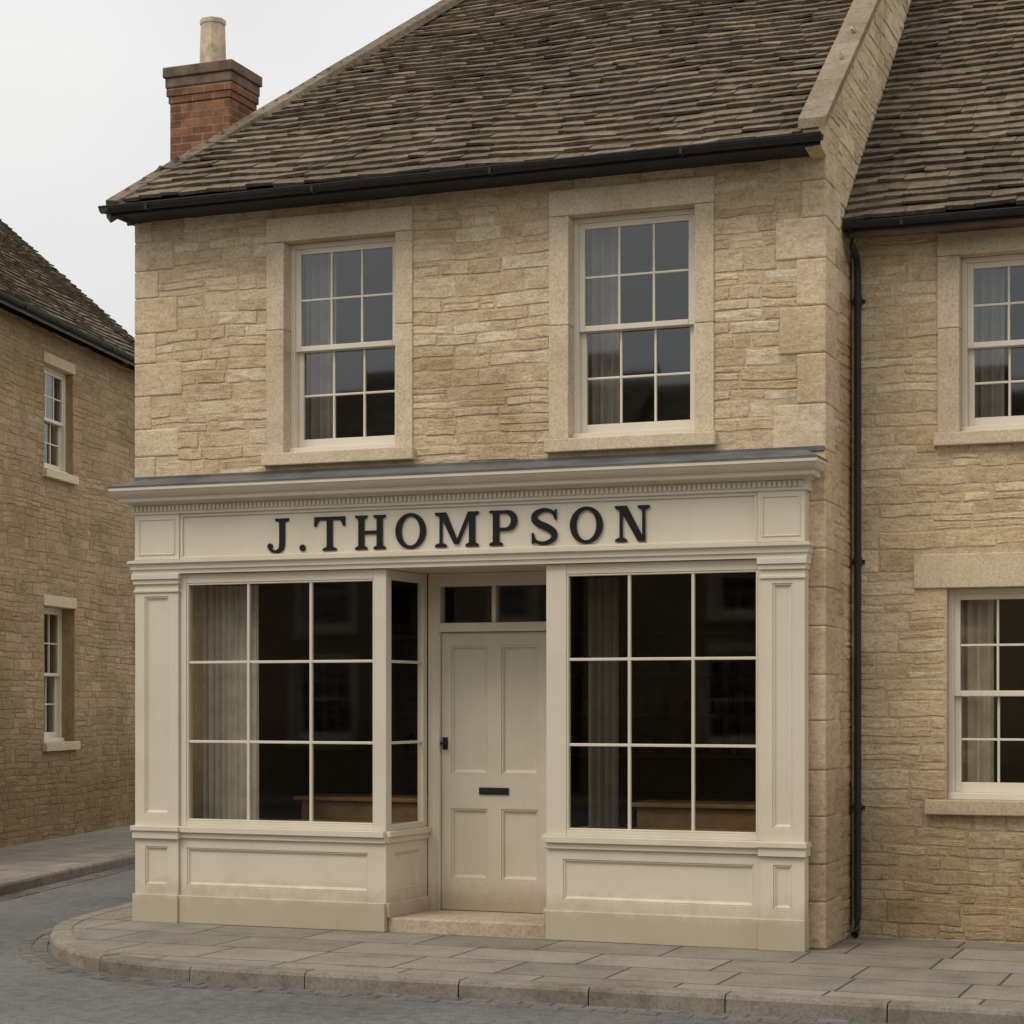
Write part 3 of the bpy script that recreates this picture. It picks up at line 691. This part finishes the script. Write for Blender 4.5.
# ================================================================== neighbours
rh=house('stone_house',(-2.822,.8,0),0,7.0,6.4,4.86,.886,
 [(.74,1.60,3.465,4.67,dict(surr=.15,lint=.16)),(.65,1.56,.963,2.405,dict(surr=.02,lint=.235,lext=.20,sext=.10,sill=.10,curt='L',cm=CURT)),
  (4.4,5.26,3.465,4.67,dict(surr=.15,lint=.16)),(4.35,5.26,.963,2.405,dict(surr=.02,lint=.235,lext=.20,sext=.10))],(RUB,MORT),left_side=False)
m=MB(); X=.05; m_y=-.045
tube(m,[(X+.0,-.28,4.86),(X,-.28,4.80),(X,-.22,4.74),(X,m_y-.03,4.68),(X,m_y,4.60),(X,m_y,.14),(X,m_y-.03,.06),(X,m_y-.09,.03)],.025)
for z in (4.4,2.6,.9):
    tube(m,[(X,m_y,z-.03),(X,m_y,z+.03)],.031); m.wbox(X-.045,X+.045,-.025,.0,z-.012,z+.012)
finish(m,'downpipe',rh,IRON,smooth=False)
P0=Vector((-13.33,5.65)); d=Vector((-.209,.977)).normalized(); o=P0-3*d
J=dict(jamb=False,surr=.04,lint=.13,sill=.10)
house('stone_house',(o.x,o.y,0),math.atan2(d.y,d.x),8.12,6.4,6.0,.90,
 [(4.25,5.15,4.36,5.60,J),(4.25,5.2,1.14,2.75,dict(J,dep=.16)),
  (1.0,1.9,4.36,5.60,J),(1.0,1.9,1.14,2.75,J)],(RUB_D,MORT_D))
wo=lambda x:[(x,x+.95,2.9,4.2),(x,x+.95,.9,2.3)]
for x0,ev in ((9,4.6),(-.5,4.4),(-11,4.7)):
    house('stone_house',(x0,-18.5,0),math.pi,9.3 if x0!=-.5 else 10.3,6.5,ev,.85,wo(1.2)+wo(4.3)+wo(7.2),(RUB_D,MORT_D),detail=False)

# ================================================================== ground, road, pavements
def sheet(name,pts,z,mat):
    m=MB(); m.face(*[(x,y,z) for x,y in pts]); return finish(m,name,None,mat)
sheet('ground',[(-300,-300),(300,-300),(300,300),(-300,300)],-.12,GRASS)
sheet('road',[(-60,-16.3),(60,-16.3),(60,-1.5),(-6.6,-1.5),(-8.0,1.2),(-16.5,40),(-20.6,40),(-11.2,1),(-12,-1.5),(-60,-1.5)],-.10,ASPH)
def chaikin(P,k=3):
    for _ in range(k):
        Q=[P[0]]
        for a,b in zip(P,P[1:]): Q+=[(a[0]*.75+b[0]*.25,a[1]*.75+b[1]*.25),(a[0]*.25+b[0]*.75,a[1]*.25+b[1]*.75)]
        Q.append(P[-1]); P=Q
    return P
def resample(P,st):
    out=[]
    seg=[math.dist(a,b) for a,b in zip(P,P[1:])]; tot=sum(seg); n=int(tot/st)
    i=0;c=0
    for k in range(n+1):
        t=k*tot/n
        while i<len(seg)-1 and c+seg[i]<t: c+=seg[i]; i+=1
        f=(t-c)/seg[i]; a,b=P[i],P[i+1]; dx,dy=(b[0]-a[0])/seg[i],(b[1]-a[1])/seg[i]
        out.append((a[0]+(b[0]-a[0])*f,a[1]+(b[1]-a[1])*f,-dy,dx))
    res=[]
    for k,p in enumerate(out):
        q=out[max(k-1,0)];r=out[min(k+1,len(out)-1)]; nx,ny=q[2]+p[2]+r[2],q[3]+p[3]+r[3]; l=math.hypot(nx,ny); res.append((p[0],p[1],nx/l,ny/l))
    return res
def kerb(path,name,setts=True):
    st=.1; P=resample(path,st); m=MB(); prof=[(-.15,-.03),(-.15,.004),(-.03,.004),(-.012,-.003),(0,-.022),(.006,-.12)]
    i=0
    while i<len(P)-1:
        n=min(R.choice((7,8,9,10)),len(P)-1-i); V=[]; dz=R.uniform(-.002,.004); do=R.uniform(-.005,.005); rows=[]
        for k in range(n+1):
            x,y,nx,ny=P[i+k]; tx,ty=ny,-nx
            sh=.004 if k==0 else (-.004 if k==n else 0)
            rows.append([(x+tx*sh+nx*(o+do),y+ty*sh+ny*(o+do),z+dz) for o,z in prof])
        q=len(prof)
        for r in rows: V+=r
        F=[(k*q+j,k*q+j+1,(k+1)*q+j+1,(k+1)*q+j) for k in range(n) for j in range(q-1)]+[tuple(range(q)),tuple(range(n*q,n*q+q))]
        m.add(V,F); i+=n
    finish(m,name,None,KERB)
    if setts:
        m=MB(); Q=resample(path,.19)
        for row in range(2):
            a=.014+row*.105
            for k in range(len(Q)-1):
                x,y,nx,ny=Q[k]; x2,y2,mx,my=Q[k+1]; f0=.02; off=.5*(row%2)
                def pt(f,o,z):
                    f=f+off
                    return (x+(x2-x)*f+nx*o,y+(y2-y)*f+ny*o,z)
                h=-.100+.006+R.uniform(-.002,.003); j=lambda:R.uniform(-.003,.003)
                b=[(f0,a),(1-f0,a),(1-f0,a+.098),(f0,a+.098)]
                lo=[pt(f,o,-.105) for f,o in b]; hi=[pt(f*.92+.04+j(),o+(.006 if o==a else -.006)+j(),h) for f,o in b]
                m.add(lo+hi,[(4,5,6,7),(0,1,5,4),(1,2,6,5),(2,3,7,6),(3,0,4,7)])
        finish(m,'gutter_setts',None,SETT)
    return P
c1=chaikin([(-5.2,-2.22),(-6.5,-2.24),(-7.40,-1.91),(-8.11,-1.13),(-8.56,-.27),(-8.74,.8)],3)
k1=[(26,-2.12)]+c1+[(-8.74-.214*36,.8+36)]
P=kerb(k1,'kerb'); inner=[(p[0]-p[2]*.14,p[1]-p[3]*.14) for p in P]
sheet('pavement',inner+[(26,37)],0,FLAGS)
c2=chaikin([(-10.66,1.9),(-10.35,.4),(-10.5,-.9),(-11.3,-2.0),(-12.6,-2.35),(-13.5,-2.35)],3)
k2=[(-10.66-.22*36,1.9+36)]+c2+[(-50,-2.35)]
P=kerb(k2,'kerb'); inner=[(p[0]-p[2]*.14,p[1]-p[3]*.14) for p in P]
sheet('pavement',inner+[(-50,38)],0,FLAGS)
P=kerb([(-40,-16),(40,-16)],'kerb',False); sheet('pavement',[(-40,-16.14),(40,-16.14),(40,-19),(-40,-19)],0,FLAGS)

# ================================================================== sky and light
w=bpy.data.worlds.new('World'); S.world=w; w.use_nodes=True; nt=w.node_tree; N=nt.nodes; bg=N['Background']
sun_el,sun_az=math.radians(52),math.radians(210)
sk=N.new('ShaderNodeTexSky'); sk.sky_type='NISHITA'; sk.sun_disc=False; sk.sun_elevation=sun_el; sk.sun_rotation=sun_az
tc=N.new('ShaderNodeTexCoord'); mp_=N.new('ShaderNodeMapping'); mp_.inputs['Scale'].default_value=(1,1,2.2); nt.links.new(tc.outputs['Generated'],mp_.inputs[0])
nz=N.new('ShaderNodeTexNoise'); nz.inputs['Scale'].default_value=1.8; nz.inputs['Detail'].default_value=3; nt.links.new(mp_.outputs[0],nz.inputs['Vector'])
rp=N.new('ShaderNodeValToRGB'); rp.color_ramp.elements[0].position=.35; rp.color_ramp.elements[0].color=(.80,.80,.80,1); rp.color_ramp.elements[1].position=.62; rp.color_ramp.elements[1].color=(.98,.97,.95,1)
nt.links.new(nz.outputs['Fac'],rp.inputs[0])
sp=N.new('ShaderNodeSeparateXYZ'); nt.links.new(tc.outputs['Generated'],sp.inputs[0])
mr=N.new('ShaderNodeMapRange'); mr.inputs[1].default_value=.28; mr.inputs[2].default_value=1; mr.inputs[3].default_value=9.3; mr.inputs[4].default_value=16; nt.links.new(sp.outputs[2],mr.inputs[0])
vm=N.new('ShaderNodeVectorMath'); vm.operation='SCALE'; nt.links.new(rp.outputs[0],vm.inputs[0]); nt.links.new(mr.outputs[0],vm.inputs['Scale'])
mx=N.new('ShaderNodeMix'); mx.data_type='RGBA'; mx.inputs[0].default_value=.93; nt.links.new(sk.outputs[0],mx.inputs[6]); nt.links.new(vm.outputs[0],mx.inputs[7])
nt.links.new(mx.outputs[2],bg.inputs[0]); bg.inputs[1].default_value=.1
L=bpy.data.lights.new('sun','SUN'); L.energy=1.4; L.angle=math.radians(25); L.color=(1,.91,.78)
lo=bpy.data.objects.new('sun',L); S.collection.objects.link(lo)
dv=Vector((math.sin(sun_az)*math.cos(sun_el),math.cos(sun_az)*math.cos(sun_el),math.sin(sun_el)))
lo.rotation_euler=dv.to_track_quat('Z','Y').to_euler(); lo.location=(0,-5,20)

cam=bpy.data.cameras.new('camera'); co=bpy.data.objects.new('camera',cam); S.collection.objects.link(co)
co.location=(0,-13,1.643); co.rotation_euler=(math.radians(90),0,math.radians(21.2))
cam.sensor_width=36; cam.lens=70.31; cam.shift_y=.1836; cam.clip_end=2000; cam.clip_start=.1
S.camera=co
S.view_settings.view_transform='Standard'; S.view_settings.look='None'; S.view_settings.exposure=0
